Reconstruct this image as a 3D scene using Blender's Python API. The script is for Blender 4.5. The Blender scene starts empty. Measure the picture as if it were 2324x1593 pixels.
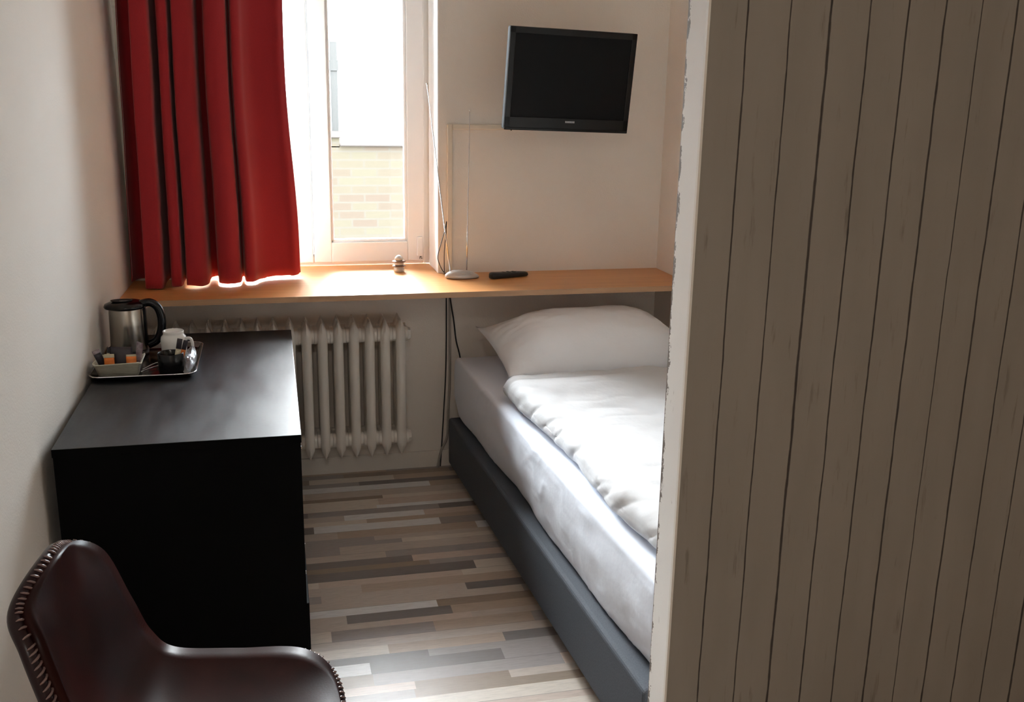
import bpy, math, random
from mathutils import Vector, Matrix, noise
random.seed(7)
SC = bpy.context.scene
COL = SC.collection
PI = math.pi

# ------------------------------------------------------------------ camera
CAM_H = 1.60
F_PX, YAW, PITCH, ROLL = 2242.8, 0.2390184, 0.2553036, 0.017853
cy, sy, cp, sp = math.cos(YAW), math.sin(YAW), math.cos(PITCH), math.sin(PITCH)
fw = Vector((sy*cp, cy*cp, -sp)); rt = Vector((cy, -sy, 0)); up = rt.cross(fw)
c_, s_ = math.cos(ROLL), math.sin(ROLL)
r2, u2 = c_*rt + s_*up, -s_*rt + c_*up
cam = bpy.data.cameras.new('camera'); co = bpy.data.objects.new('camera', cam); COL.objects.link(co)
cam.sensor_width = 36; cam.sensor_fit = 'HORIZONTAL'; cam.lens = F_PX/2324*36
cam.clip_start = 0.02; cam.clip_end = 200
M = Matrix((r2, u2, -fw)).transposed().to_4x4(); M.translation = Vector((0, 0, CAM_H))
co.matrix_world = M
SC.camera = co
# ------------------------------------------------------------------ light
SC.view_settings.view_transform = 'Standard'; SC.view_settings.look = 'None'
SC.view_settings.gamma = 1; SC.view_settings.use_curve_mapping = False
SC.view_settings.exposure = 0.32
SKY = 43.0; HAZE = 45.0; FILL = 33.0
w = bpy.data.worlds.new('overcast_sky'); SC.world = w; w.use_nodes = True
bg = w.node_tree.nodes['Background']; bg.inputs[1].default_value = SKY
# overcast sky: about three times brighter overhead than at the horizon
_n = w.node_tree.nodes; _l = w.node_tree.links
_tc = _n.new('ShaderNodeTexCoord'); _sx = _n.new('ShaderNodeSeparateXYZ'); _l.new(_tc.outputs['Generated'], _sx.inputs[0])
_cr = _n.new('ShaderNodeValToRGB'); _l.new(_sx.outputs[2], _cr.inputs[0])
_cr.color_ramp.elements[0].color = (.285, .325, .355, 1); _cr.color_ramp.elements[1].color = (.84, .95, 1.03, 1); _cr.color_ramp.elements[1].position = .8
_l.new(_cr.outputs[0], bg.inputs[0])
sun = bpy.data.lights.new('hazy_sun', 'SUN'); sun.energy = HAZE; sun.angle = math.radians(50); sun.color = (.98, .99, 1)
suo = bpy.data.objects.new('hazy_sun', sun); COL.objects.link(suo)
suo.rotation_euler = Vector((.09, -.80, -.59)).to_track_quat('-Z', 'Y').to_euler()
pl = bpy.data.lights.new('window_portal', 'AREA'); pl.shape = 'RECTANGLE'; pl.size = 1.1; pl.size_y = 1.55
pl.cycles.is_portal = True
po = bpy.data.objects.new('window_portal', pl); COL.objects.link(po)
po.location = (0.17, 4.42, 1.63); po.rotation_euler = (-PI/2, 0, 0)
SC.cycles.max_bounces = 14; SC.cycles.diffuse_bounces = 9; SC.cycles.transparent_max_bounces = 12
SC.cycles.sample_clamp_indirect = 8; SC.cycles.use_denoising = True
SC.cycles.caustics_reflective = False; SC.cycles.caustics_refractive = False

# ------------------------------------------------------------------ materials
def mat(name, col=(.5, .5, .5), rough=.5, metal=0, **k):
    m = bpy.data.materials.new(name); m.use_nodes = True
    b = m.node_tree.nodes['Principled BSDF']
    b.inputs['Base Color'].default_value = (*col, 1); b.inputs['Roughness'].default_value = rough
    b.inputs['Metallic'].default_value = metal
    for a, v in k.items(): b.inputs[a.replace('_', ' ')].default_value = v
    return m
class NT:
    def __init__(s, m): s.m = m; s.t = m.node_tree; s.b = s.t.nodes['Principled BSDF']; s.c = s.n('ShaderNodeTexCoord')
    def n(s, t, **k):
        x = s.t.nodes.new(t)
        for a, v in k.items(): setattr(x, a, v)
        return x
    def l(s, a, b): s.t.links.new(a, b)
    def math(s, op, a, b=None, c=None):
        x = s.n('ShaderNodeMath', operation=op)
        for i, v in enumerate((a, b, c)):
            if v is None: continue
            if isinstance(v, (int, float)): x.inputs[i].default_value = v
            else: s.l(v, x.inputs[i])
        return x.outputs[0]
    def noise(s, scale, sc=(1, 1, 1), det=3, rough=.5, src=None):
        mp = s.n('ShaderNodeMapping'); mp.inputs['Scale'].default_value = sc
        s.l(src or s.c.outputs['Object'], mp.inputs[0])
        x = s.n('ShaderNodeTexNoise'); x.inputs['Scale'].default_value = scale; x.inputs['Detail'].default_value = det
        x.inputs['Roughness'].default_value = rough
        s.l(mp.outputs[0], x.inputs['Vector']); return x.outputs[0]
    def ramp(s, fac, pts, interp='LINEAR'):
        x = s.n('ShaderNodeValToRGB'); x.color_ramp.interpolation = interp
        e = x.color_ramp.elements
        while len(e) < len(pts): e.new(.5)
        for q, (p, c) in zip(e, pts):
            q.position = p; q.color = (*c, 1) if len(c) == 3 else c
        s.l(fac, x.inputs[0]); return x.outputs[0]
    def mix(s, fac, a, b):
        x = s.n('ShaderNodeMix', data_type='RGBA')
        for i, v in ((0, fac), (6, a), (7, b)):
            if isinstance(v, (int, float)): x.inputs[i].default_value = v
            elif isinstance(v, tuple): x.inputs[i].default_value = (*v, 1)
            else: s.l(v, x.inputs[i])
        return x.outputs[2]
    def bump(s, h, strength=.3, dist=.002):
        x = s.n('ShaderNodeBump'); x.inputs['Strength'].default_value = strength; x.inputs['Distance'].default_value = dist
        s.l(h, x.inputs['Height']); s.l(x.outputs[0], s.b.inputs['Normal'])
    def sep(s):
        x = s.n('ShaderNodeSeparateXYZ'); s.l(s.c.outputs['Object'], x.inputs[0]); return x.outputs
def noisy(name, c1, c2, scale, rough=.6, sc=(1, 1, 1), bump=.2, dist=.001, bscale=None, metal=0, **k):
    m = mat(name, c1, rough, metal, **k); t = NT(m)
    n = t.noise(scale, sc); t.l(t.ramp(n, [(.35, c1), (.65, c2)]), t.b.inputs['Base Color'])
    if bump: t.bump(t.noise(bscale or scale, sc), bump, dist)
    return m
Mt = {}
Mt['wall'] = noisy('painted_plaster', (.87, .825, .765), (.85, .80, .735), 3, .85, bump=.45, dist=.002, bscale=170)
Mt['ceil'] = noisy('white_ceiling_paint', (.88, .87, .85), (.87, .86, .84), 3, .9, bump=.2, bscale=120)
Mt['shelf'] = noisy('beech_laminate', (.66, .30, .10), (.58, .245, .075), 5, .34, sc=(.6, 14, 14), bump=.02)
Mt['shelf_edge'] = noisy('pale_beech_edge', (.50, .30, .17), (.42, .25, .14), 6, .5, sc=(.6, 10, 10), bump=.02)
Mt['rad'] = noisy('cream_radiator_enamel', (.82, .78, .72), (.78, .74, .68), 8, .45, bump=.1, bscale=60)
Mt['pvc'] = mat('white_window_plastic', (.93, .93, .925), .3)
Mt['reveal'] = mat('white_reveal_paint', (.93, .93, .92), .7)
Mt['trunk'] = noisy('cream_cable_duct', (.78, .70, .58), (.75, .67, .56), 10, .5, bump=0)
Mt['black_gloss'] = mat('black_gloss_plastic', (.004, .004, .005), .2, Specular_IOR_Level=.35)
Mt['black_plastic'] = mat('black_matt_plastic', (.012, .012, .013), .42)
Mt['screen'] = mat('dark_screen_glass', (.005, .005, .006), .5, Specular_IOR_Level=.16)
Mt['grey_mark'] = mat('silver_grey_lettering', (.35, .35, .36), .4, .6)
Mt['silver'] = mat('silver_plastic', (.55, .54, .53), .3, .35)
Mt['chrome'] = mat('polished_chrome', (.75, .75, .76), .14, 1)
Mt['white_gloss'] = mat('white_glazed_ceramic', (.80, .79, .76), .15)
Mt['cable_black'] = mat('black_cable_rubber', (.015, .015, .016), .5)
Mt['cable_white'] = mat('off_white_cable', (.40, .37, .33), .5)
Mt['paper_orange'] = noisy('orange_printed_paper', (.75, .22, .03), (.62, .15, .02), 60, .5, bump=0)
Mt['paper_cream'] = noisy('cream_paper', (.62, .55, .40), (.55, .48, .34), 40, .6, bump=0)
Mt['paper_dark'] = noisy('dark_printed_foil', (.012, .010, .014), (.03, .022, .03), 45, .4, bump=.1)
Mt['paper_purple'] = noisy('plum_printed_foil', (.12, .05, .08), (.35, .30, .32), 50, .35, bump=.1)
Mt['basket'] = noisy('cream_basket_glaze', (.60, .57, .46), (.50, .47, .37), 30, .45, sc=(1, 1, 5), bump=.5, dist=.003, bscale=40)
def kettle_mat():
    m = mat('brushed_steel', (.42, .39, .35), .24, 1); t = NT(m)
    t.bump(t.noise(90, (1, 1, .02)), .05, .001); return m
Mt['steel'] = kettle_mat()
Mt['tray'] = mat('dark_steel_tray', (.16, .155, .16), .16, 1)
def glass_mat(name, tint=(.95, .97, .97), r=.02, fac=.12):
    m = bpy.data.materials.new(name); m.use_nodes = True; t = m.node_tree
    for x in list(t.nodes): t.nodes.remove(x)
    o = t.nodes.new('ShaderNodeOutputMaterial'); a = t.nodes.new('ShaderNodeBsdfTransparent'); a.inputs[0].default_value = (*tint, 1)
    g = t.nodes.new('ShaderNodeBsdfGlossy'); g.inputs['Roughness'].default_value = r
    fr = t.nodes.new('ShaderNodeFresnel'); fr.inputs[0].default_value = 1.45
    ad = t.nodes.new('ShaderNodeMath'); ad.operation = 'MULTIPLY_ADD'; ad.inputs[1].default_value = 1; ad.inputs[2].default_value = fac
    mx = t.nodes.new('ShaderNodeMixShader')
    t.links.new(fr.outputs[0], ad.inputs[0]); t.links.new(ad.outputs[0], mx.inputs[0])
    t.links.new(a.outputs[0], mx.inputs[1]); t.links.new(g.outputs[0], mx.inputs[2]); t.links.new(mx.outputs[0], o.inputs[0])
    return m
Mt['glass'] = glass_mat('window_glass', (.97, .98, .98), 0.0, 0)
Mt['film'] = glass_mat('clear_crinkled_film', (.84, .83, .85), .28, .05)
def desk_mat():
    m = mat('black_brown_veneer', (.010, .009, .010), .33, Specular_IOR_Level=.65); t = NT(m)
    n1 = t.noise(5, (3.5, .8, 1), 5, .65); n2 = t.noise(60, (1, 12, 1), 3)
    f = t.math('ADD', t.math('MULTIPLY', n1, .34), t.math('MULTIPLY', n2, .10))
    t.l(t.math('ADD', f, .22), t.b.inputs['Roughness'])
    t.l(t.ramp(n1, [(.3, (.006, .006, .007)), (.62, (.012, .012, .014)), (.75, (.030, .031, .035))]), t.b.inputs['Base Color'])
    t.bump(n2, .04, .001); return m
Mt['desk'] = desk_mat()
Mt['desk_side'] = mat('black_veneer_side', (.0012, .0011, .0011), .7, Specular_IOR_Level=.08)
def floor_mat():
    m = mat('strip_laminate', (.4, .35, .3), .38); t = NT(m); X, Y, Z = t.sep()
    def rnd(a, b=None, seed=0):
        wn = t.n('ShaderNodeTexWhiteNoise', noise_dimensions='3D'); cb = t.n('ShaderNodeCombineXYZ')
        t.l(a, cb.inputs[0])
        if b is not None: t.l(b, cb.inputs[1])
        cb.inputs[2].default_value = seed; t.l(cb.outputs[0], wn.inputs['Vector']); return wn.outputs['Value']
    PW = .096
    v = t.math('DIVIDE', Y, PW); pair = t.math('FLOOR', v); fr = t.math('FRACT', v)
    split = t.math('MULTIPLY_ADD', rnd(pair, seed=3), .36, .32)
    row = t.math('MULTIPLY_ADD', pair, 2, t.math('GREATER_THAN', fr, split))
    ln = t.math('MULTIPLY_ADD', rnd(row, seed=5), .38, .24)
    u = t.math('DIVIDE', t.math('ADD', X, t.math('MULTIPLY', rnd(row, seed=9), 7)), ln)
    cell = t.math('FLOOR', u); r = rnd(row, cell, 11)
    col = t.ramp(r, [(0, (0.239, 0.212, 0.203)), (.15, (0.368, 0.285, 0.217)), (.28, (0.432, 0.391, 0.378)), (.42, (0.565, 0.448, 0.358)),
                     (.55, (0.635, 0.552, 0.488)), (.68, (0.398, 0.350, 0.328)), (.78, (0.796, 0.713, 0.627)), (.88, (0.880, 0.880, 0.880)), (.95, (0.694, 0.570, 0.492))], 'CONSTANT')
    g = t.noise(9, (2, 26, 1), 6, .7)
    col = t.mix(t.math('MULTIPLY', t.math('SUBTRACT', g, .45), 1.1), col, (.13, .10, .08))
    # fine joint between strips
    def edge(f, wd):
        d = t.math('MINIMUM', f, t.math('SUBTRACT', 1, f)); return t.math('LESS_THAN', d, wd)
    j = edge(t.math('FRACT', t.math('DIVIDE', Y, PW*2)), .006)
    col = t.mix(t.math('MULTIPLY', j, .5), col, (.1, .09, .08))
    t.l(col, t.b.inputs['Base Color'])
    t.l(t.math('MULTIPLY_ADD', g, .2, .30), t.b.inputs['Roughness'])
    t.bump(g, .06, .001); return m
Mt['floor'] = floor_mat()
def curtain_mat():
    m = bpy.data.materials.new('red_curtain_cloth'); m.use_nodes = True; t = NT(m)
    col = t.mix(t.noise(350, (1, 1, 1)), (.28, .008, .014), (.40, .015, .022))
    t.l(col, t.b.inputs['Base Color']); t.b.inputs['Roughness'].default_value = .9
    t.b.inputs['Sheen Weight'].default_value = .15
    t.bump(t.noise(420), .25, .001)
    tr = t.n('ShaderNodeBsdfTranslucent'); tr.inputs[0].default_value = (.36, .010, .010, 1)
    mx = t.n('ShaderNodeMixShader'); mx.inputs[0].default_value = .02
    o = [x for x in t.t.nodes if x.type == 'OUTPUT_MATERIAL'][0]
    t.l(t.b.outputs[0], mx.inputs[1]); t.l(tr.outputs[0], mx.inputs[2]); t.l(mx.outputs[0], o.inputs[0]); return m
Mt['curtain'] = curtain_mat()
Mt['bounce_lining'] = mat('white_bounce_lining', (.80, .78, .75), .9)
def linen(name, c=(.84, .845, .86), b=.5):
    m = mat(name, c, .85, Sheen_Weight=.2); t = NT(m)
    n = t.noise(7, (1, 1, 1), 4, .6); n2 = t.noise(900, (1, 1, 1), 1)
    t.bump(t.math('ADD', n, t.math('MULTIPLY', n2, .04)), b, .012); return m
Mt['sheet'] = linen('white_fitted_sheet', (.78, .83, .93), .25)
Mt['duvet'] = linen('white_duvet_cotton', (.62, .625, .64), .35)
Mt['pillow'] = linen('white_pillow_cotton', (.92, .94, .98), .3)
Mt['bedbase'] = noisy('slate_blue_fabric', (.060, .070, .088), (.078, .090, .110), 260, .8, bump=.4, bscale=500)
def leather():
    m = mat('oxblood_leather', (.03, .006, .005), .36, Specular_IOR_Level=.13); t = NT(m)
    n = t.noise(9, (1, 1, 1), 4); t.l(t.ramp(n, [(.3, (.014, .0028, .0022)), (.7, (.032, .0058, .0042))]), t.b.inputs['Base Color'])
    t.bump(t.noise(260, det=2), .12, .001); return m
Mt['leather'] = leather()
Mt['rim_leather'] = mat('oxblood_rim_leather', (.02, .007, .008), .33, Specular_IOR_Level=.3)
Mt['thread'] = mat('pale_waxed_thread', (.20, .13, .12), .25)
Mt['metal_black'] = mat('black_powder_coated_steel', (.012, .012, .012), .4, .5)
GROOVES = [.8636, .9504, 1.0326, 1.1146, 1.1964, 1.2778, 1.3578, 1.4373, 1.5185, 1.60, 1.681, 1.763, 1.845, 1.927, 2.009, 2.09, 2.17, 2.25, 2.33]
def plank_mat():
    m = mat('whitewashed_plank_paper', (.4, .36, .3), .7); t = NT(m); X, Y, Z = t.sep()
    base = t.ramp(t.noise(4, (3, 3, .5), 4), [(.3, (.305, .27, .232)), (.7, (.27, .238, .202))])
    # worn streaks that follow the grain
    st = t.noise(10, (5.5, 5.5, .55), 5, .62); streak = t.ramp(st, [(.62, (0, 0, 0)), (.72, (1, 1, 1))])
    fine = t.noise(40, (4, 4, .35), 4, .6); fstr = t.ramp(fine, [(.62, (0, 0, 0)), (.70, (1, 1, 1))])
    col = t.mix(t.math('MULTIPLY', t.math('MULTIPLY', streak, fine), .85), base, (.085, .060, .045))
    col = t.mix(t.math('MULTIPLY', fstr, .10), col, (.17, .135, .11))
    # groove lines, slightly wavering and of uneven thickness
    wob = t.math('MULTIPLY', t.math('SUBTRACT', t.noise(7, (1, 1, 1), 3), .5), .006)
    xx = t.math('ADD', X, wob)
    d = None
    for i, g in enumerate(GROOVES):
        a = t.math('ABSOLUTE', t.math('SUBTRACT', xx, g))
        wd = (.0021, .0019, .0034, .0022, .0023, .0028, .0015, .0026)[i % 8]
        a = t.math('DIVIDE', a, wd)
        d = a if d is None else t.math('MINIMUM', d, a)
    rough_edge = t.math('MULTIPLY_ADD', t.noise(60, (1, 1, .5), 3), 1.2, .45)
    ln = t.math('DIVIDE', d, rough_edge)
    msk = t.ramp(ln, [(.45, (1, 1, 1)), (1.1, (0, 0, 0))])
    col = t.mix(t.math('MULTIPLY', msk, .92), col, (.030, .020, .016))
    t.l(col, t.b.inputs['Base Color'])
    t.bump(t.math('MULTIPLY', msk, -1.0), .5, .002); return m
Mt['planks'] = plank_mat()
PY0, PT = 1.76, .098
def endface_mat():
    m = mat('torn_white_end_paper', (.7, .68, .64), .6); t = NT(m); X, Y, Z = t.sep()
    n = t.noise(30, (.3, 1, .75), 5, .75); big = t.noise(3.2, (.1, .1, 1), 2)
    e = t.math('MULTIPLY', t.math('SUBTRACT', big, .40), .05)
    e = t.math('ADD', e, t.math('MULTIPLY', t.math('SUBTRACT', n, .50), .075))
    torn = t.math('GREATER_THAN', Y, t.math('SUBTRACT', PY0 + PT - .002, t.math('MAXIMUM', e, 0)))
    base = t.ramp(t.noise(5, (1, 1, .6), 3), [(.3, (.90, .87, .83)), (.7, (.86, .825, .78))])
    sp_ = t.ramp(t.noise(26, (1, 2, .5), 4, .7), [(.66, (0, 0, 0)), (.72, (1, 1, 1))])
    col = t.mix(t.math('MULTIPLY', sp_, .55), base, (.28, .24, .20))
    col = t.mix(torn, col, (.20, .165, .14))
    ln = t.math('LESS_THAN', t.math('ABSOLUTE', t.math('SUBTRACT', Y, PY0+.0105)), .0012)
    col = t.mix(t.math('MULTIPLY', ln, t.noise(9, (.1, .1, 1), 3)), col, (.16, .09, .04))
    t.l(col, t.b.inputs['Base Color']); return m
Mt['endpaper'] = endface_mat()
Mt['edge_strip'] = mat('pale_corner_strip', (.80, .75, .68), .5)
def brick_mat():
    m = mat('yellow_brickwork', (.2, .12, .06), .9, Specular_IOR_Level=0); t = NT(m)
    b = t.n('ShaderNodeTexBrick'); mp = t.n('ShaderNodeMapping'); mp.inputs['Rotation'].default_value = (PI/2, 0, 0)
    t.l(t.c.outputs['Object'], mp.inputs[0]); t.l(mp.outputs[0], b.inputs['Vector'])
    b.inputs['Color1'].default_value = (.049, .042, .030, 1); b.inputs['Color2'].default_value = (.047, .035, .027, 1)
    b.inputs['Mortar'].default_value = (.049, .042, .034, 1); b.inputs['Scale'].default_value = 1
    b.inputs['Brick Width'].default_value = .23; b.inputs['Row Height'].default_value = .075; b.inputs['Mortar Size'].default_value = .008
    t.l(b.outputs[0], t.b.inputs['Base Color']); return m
Mt['brick'] = brick_mat()
Mt['render_white'] = mat('white_render', (.6, .6, .6), .9)
Mt['pipe_grey'] = mat('zinc_grey', (.049, .046, .043), .8, Specular_IOR_Level=0)
Mt['slate'] = mat('roof_coping', (.038, .032, .029), .8, Specular_IOR_Level=0)
Mt['ground'] = noisy('courtyard_paving', (.25, .24, .23), (.2, .19, .18), 2, .9, bump=.1)

# ------------------------------------------------------------------ mesh helpers
class MB:
    def __init__(s): s.v = []; s.f = []
    def add(s, vs, fs):
        o = len(s.v); s.v += [tuple(x) for x in vs]; s.f += [tuple(i+o for i in f) for f in fs]; return s
    def box(s, a, b):
        (x0, y0, z0), (x1, y1, z1) = a, b
        return s.add([(x0,y0,z0),(x1,y0,z0),(x1,y1,z0),(x0,y1,z0),(x0,y0,z1),(x1,y0,z1),(x1,y1,z1),(x0,y1,z1)],
                     [(0,3,2,1),(4,5,6,7),(0,1,5,4),(1,2,6,5),(2,3,7,6),(3,0,4,7)])
    def grid(s, P, closed_u=False, closed_v=False, flip=False):
        n, m = len(P), len(P[0]); vs = [p for r in P for p in r]; fs = []
        for i in range(n if closed_u else n-1):
            for j in range(m if closed_v else m-1):
                q = (i*m+j, ((i+1)%n)*m+j, ((i+1)%n)*m+(j+1)%m, i*m+(j+1)%m)
                fs.append(q[::-1] if flip else q)
        return s.add(vs, fs)
    def tube(s, path, r, n=8, caps=True, closed=False):
        path = [Vector(p) for p in path]; k = len(path); R = []; prev = None
        for i, p in enumerate(path):
            a = path[(i-1) % k] if (closed or i > 0) else p; b = path[(i+1) % k] if (closed or i < k-1) else p
            t = (b-a).normalized()
            if prev is None:
                x = t.orthogonal().normalized()
            else:
                x = (prev - t*prev.dot(t)).normalized()
            prev = x; y = t.cross(x); rr = r[i] if isinstance(r, (list, tuple)) else r
            R.append([p + (x*math.cos(2*PI*j/n) + y*math.sin(2*PI*j/n))*rr for j in range(n)])
        o = len(s.v); s.grid(R, closed_u=closed, closed_v=True)
        if caps and not closed:
            s.f.append(tuple(o+j for j in range(n))); s.f.append(tuple(o+(k-1)*n+j for j in range(n))[::-1])
        return s
    def lathe(s, prof, c=(0, 0, 0), n=32, sx=1, sy_=1):
        R = []
        for r, z in prof:
            R.append([(c[0]+sx*r*math.cos(2*PI*j/n), c[1]+sy_*r*math.sin(2*PI*j/n), c[2]+z) for j in range(n)])
        o = len(s.v); s.grid(R, closed_v=True, flip=True)
        s.f.append(tuple(o+j for j in range(n))[::-1]); s.f.append(tuple(o+(len(prof)-1)*n+j for j in range(n)))
        return s
    def prism(s, pts, d):
        n = len(pts); d = Vector(d); vs = [Vector(p) for p in pts] + [Vector(p)+d for p in pts]
        return s.add(vs, [tuple(range(n))[::-1], tuple(range(n, 2*n))] + [(i, (i+1)%n, n+(i+1)%n, n+i) for i in range(n)])
def put(name, mb, m, parent=None, bevel=0, smooth=False, subsurf=0, seg=2, solid=0):
    me = bpy.data.meshes.new(name); me.from_pydata(mb.v, [], mb.f); me.validate()
    o = bpy.data.objects.new(name, me); COL.objects.link(o)
    for x in (m if isinstance(m, (list, tuple)) else [m]): me.materials.append(x)
    import bmesh
    b = bmesh.new(); b.from_mesh(me)
    if smooth: bmesh.ops.remove_doubles(b, verts=b.verts, dist=1e-6)
    bmesh.ops.recalc_face_normals(b, faces=b.faces); b.to_mesh(me); b.free()
    if smooth:
        for p in me.polygons: p.use_smooth = True
    if solid:
        k = o.modifiers.new('thickness', 'SOLIDIFY'); k.thickness = solid; k.offset = 0
    if bevel:
        k = o.modifiers.new('bevel', 'BEVEL'); k.width = bevel; k.segments = seg; k.limit_method = 'ANGLE'; k.angle_limit = .6
    if subsurf:
        k = o.modifiers.new('subdivision', 'SUBSURF'); k.levels = subsurf; k.render_levels = subsurf
    if parent: o.parent = parent; o.matrix_parent_inverse = Matrix.Identity(4)
    return o
def thing(name, label, cat, loc=(0, 0, 0), rotz=0, group=None):
    o = bpy.data.objects.new(name, None); COL.objects.link(o); o.location = loc; o.rotation_euler = (0, 0, rotz)
    o.empty_display_size = .05; tag(o, label, cat, group); return o
def tag(o, label, cat, group=None):
    o['label'] = label; o['category'] = cat
    if group: o['group'] = group
    return o
def struct(o, label=None):
    o['kind'] = 'structure'
    if label: o['label'] = label
    return o
def shade_auto(o, ang=.7):
    for p in o.data.polygons: p.use_smooth = True
    for e in o.data.edges: pass
    import bmesh
    b = bmesh.new(); b.from_mesh(o.data)
    for e in b.edges:
        if len(e.link_faces) == 2 and e.calc_face_angle(0) > ang: e.smooth = False
    b.to_mesh(o.data); b.free(); return o

# ------------------------------------------------------------------ the room
def fill_lamp(x, y, watt):  # unseen fill light added behind the camera to lift the dim interior
    t = thing('fill_lamp', 'added round fill light overhead, out of view behind the camera', 'fill lamp', (x, y, 2.60))
    put('fill_lamp_plate', MB().lathe([(.17, -.03), (.175, -.028), (.175, 0)]), mat('white_fill_plate', (.8, .8, .8), .5), t, smooth=True)
    g = mat('fill_glow', (.9, .88, .82), .4); b_ = g.node_tree.nodes['Principled BSDF']
    b_.inputs['Emission Color'].default_value = (1, .93, .86, 1); b_.inputs['Emission Strength'].default_value = watt
    put('fill_glow_dome', MB().lathe([(.02, -.105), (.09, -.098), (.14, -.075), (.165, -.045), (.168, -.03)]), g, t, smooth=True)
YB, XR, ZC, YR = 4.06, 1.64, 2.60, -1.6
struct(put('floor', MB().box((-.95, YR-.1, -.12), (3.1, 4.40, 0)), Mt['floor']))
struct(put('ceiling', MB().box((-.95, YR-.1, ZC), (3.1, 4.40, ZC+.15)), Mt['ceil']))
def lwx(y): return -.580 + (y-2.5)*.032/1.45
struct(put('wall_left', MB().prism([(lwx(YR), YR, 0), (lwx(4.40), 4.40, 0), (-.95, 4.40, 0), (-.95, YR, 0)], (0, 0, ZC)), Mt['wall']))
NX0, NX1, NZ0, NZ1 = -.325, .667, .842, 2.36
b = MB()
b.box((-.60, YB, 0), (NX0, 4.40, ZC)).box((NX1, YB, 0), (3.1, 4.40, ZC)).box((NX0, YB, 0), (NX1, 4.40, NZ0-.0)).box((NX0, YB, NZ1), (NX1, 4.40, ZC))
struct(put('wall_back', b, Mt['wall']))
struct(put('wall_right', MB().box((XR, PY0+PT, 0), (XR+.15, YB, ZC)), Mt['wall']))
struct(put('wall_far_right', MB().box((3.0, YR, 0), (3.1, PY0, ZC)), Mt['wall']))
struct(put('wall_rear', MB().box((-.95, YR-.1, 0), (3.1, YR, ZC)), Mt['wall']))
b = MB().box((.7872, PY0, 0), (3.1, PY0+PT, ZC))
o = put('wall_partition', b, [Mt['planks'], Mt['endpaper'], Mt['wall']])
for p in o.data.polygons:
    p.material_index = 1 if p.normal.x < -.5 else (2 if p.normal.y > .5 else 0)
struct(o)
b = MB().prism([(.7842, PY0-.0015, 0), (.7890, PY0-.0015, 0), (.7890, PY0+.0, 0), (.7872, PY0, 0), (.7872, PY0+.007, 0), (.7842, PY0+.007, 0)], (0, 0, ZC))
struct(put('trim_1', b, Mt['edge_strip']))
struct(put('baseboard_back', MB().box((-.57, YB-.012, 0), (XR, YB, .075)), Mt['wall'], bevel=.003))
# white painted lining of the window niche
b = MB().box((NX1-.004, YB+.002, .862), (NX1+.001, 4.30, NZ1)).box((NX0-.001, YB+.002, .862), (NX0+.004, 4.30, NZ1)).box((NX0, YB+.002, NZ1-.004), (NX1, 4.30, NZ1+.001))
struct(put('trim_2', b, Mt['reveal']))

fill_lamp(-.08, -.45, FILL)
# window: outer frame > two sashes with panes
win = put('window_1', MB().box((NX0+.028, 4.31, .862), (NX1-.028, 4.385, .905)).box((NX0+.028, 4.31, NZ1-.04), (NX1-.028, 4.385, NZ1)).box((.145, 4.352, .905), (.181, 4.385, NZ1-.04)).box((NX0, 4.31, .862), (NX0+.028, 4.385, NZ1)).box((NX1-.028, 4.31, .862), (NX1, 4.385, NZ1)), Mt['pvc'], bevel=.004)
struct(win)
def sash(x0, x1):
    z0, z1, w_ = .878, NZ1-.03, .073
    y0, y1 = 4.292, 4.35
    m = MB().box((x0+w_, y0, z0), (x1-w_, y1, z0+w_+.013)).box((x0+w_, y0, z1-w_), (x1-w_, y1, z1)).box((x0, y0, z0), (x0+w_, y1, z1)).box((x1-w_, y0, z0), (x1, y1, z1))
    # glazing bead
    xi0, xi1, zi0, zi1 = x0+w_, x1-w_, z0+w_+.013, z1-w_
    e = .012
    m.box((xi0, y0+.012, zi0), (xi1, y1-.01, zi0+e)).box((xi0, y0+.012, zi1-e), (xi1, y1-.01, zi1)).box((xi0, y0+.012, zi0), (xi0+e, y1-.01, zi1)).box((xi1-e, y0+.012, zi0), (xi1, y1-.01, zi1))
    s = put('sash', m, Mt['pvc'], win, bevel=.004)
    put('pane', MB().box((xi0+.002, 4.322, zi0+.002), (xi1-.002, 4.326, zi1-.002)), Mt['glass'], s)
    return s
S1 = sash(.166, .641); S2 = sash(NX0+.012, .160)
hb = MB().box((.607, 4.276, .900), (.632, 4.293, .985)); hg = put('hinge_cover', hb, Mt['pvc'], S1, bevel=.004)
hm = MB().box((.622, 4.288, .893), (.627, 4.2915, .897)).box((.619, 4.288, .886), (.621, 4.2915, .897)).box((.626, 4.288, .887), (.630, 4.2915, .890))
put('hinge_screw', hm, Mt['black_plastic'], S1)

# ------------------------------------------------------------------ outside
struct(put('ground', MB().box((-14, 4.6, -3.3), (16, 40, -3.2)), Mt['ground']))
bb = thing('brick_building', 'pale yellow brick building outside the window, lower wing with flat coping', 'building', (0, 9, -3.2))
m = MB().box((-1.6, 0, 0), (1.9, 3, 4.319)).box((-1.6, 0, 4.31), (.595, 3, 4.391))
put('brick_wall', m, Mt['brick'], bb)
put('coping', MB().box((.597, -.03, 4.321), (1.93, 3, 4.334)).box((-1.6, -.03, 4.393), (.60, 3, 4.404)), Mt['slate'], bb, bevel=.003)
wb = thing('rendered_building', 'white rendered house outside, rising behind the brick wing', 'building', (0, 12.4, -3.2))
put('facade', MB().box((-3.2, 0, 0), (4.5, 4, 5.60)), Mt['render_white'], wb)
put('downpipe', MB().tube([(.77, -.06, 0), (.77, -.06, 5.35)], .042, 10).tube([(.77, -.06, 5.02), (.77, -.06, 5.14)], .055, 10), Mt['pipe_grey'], wb)

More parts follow.
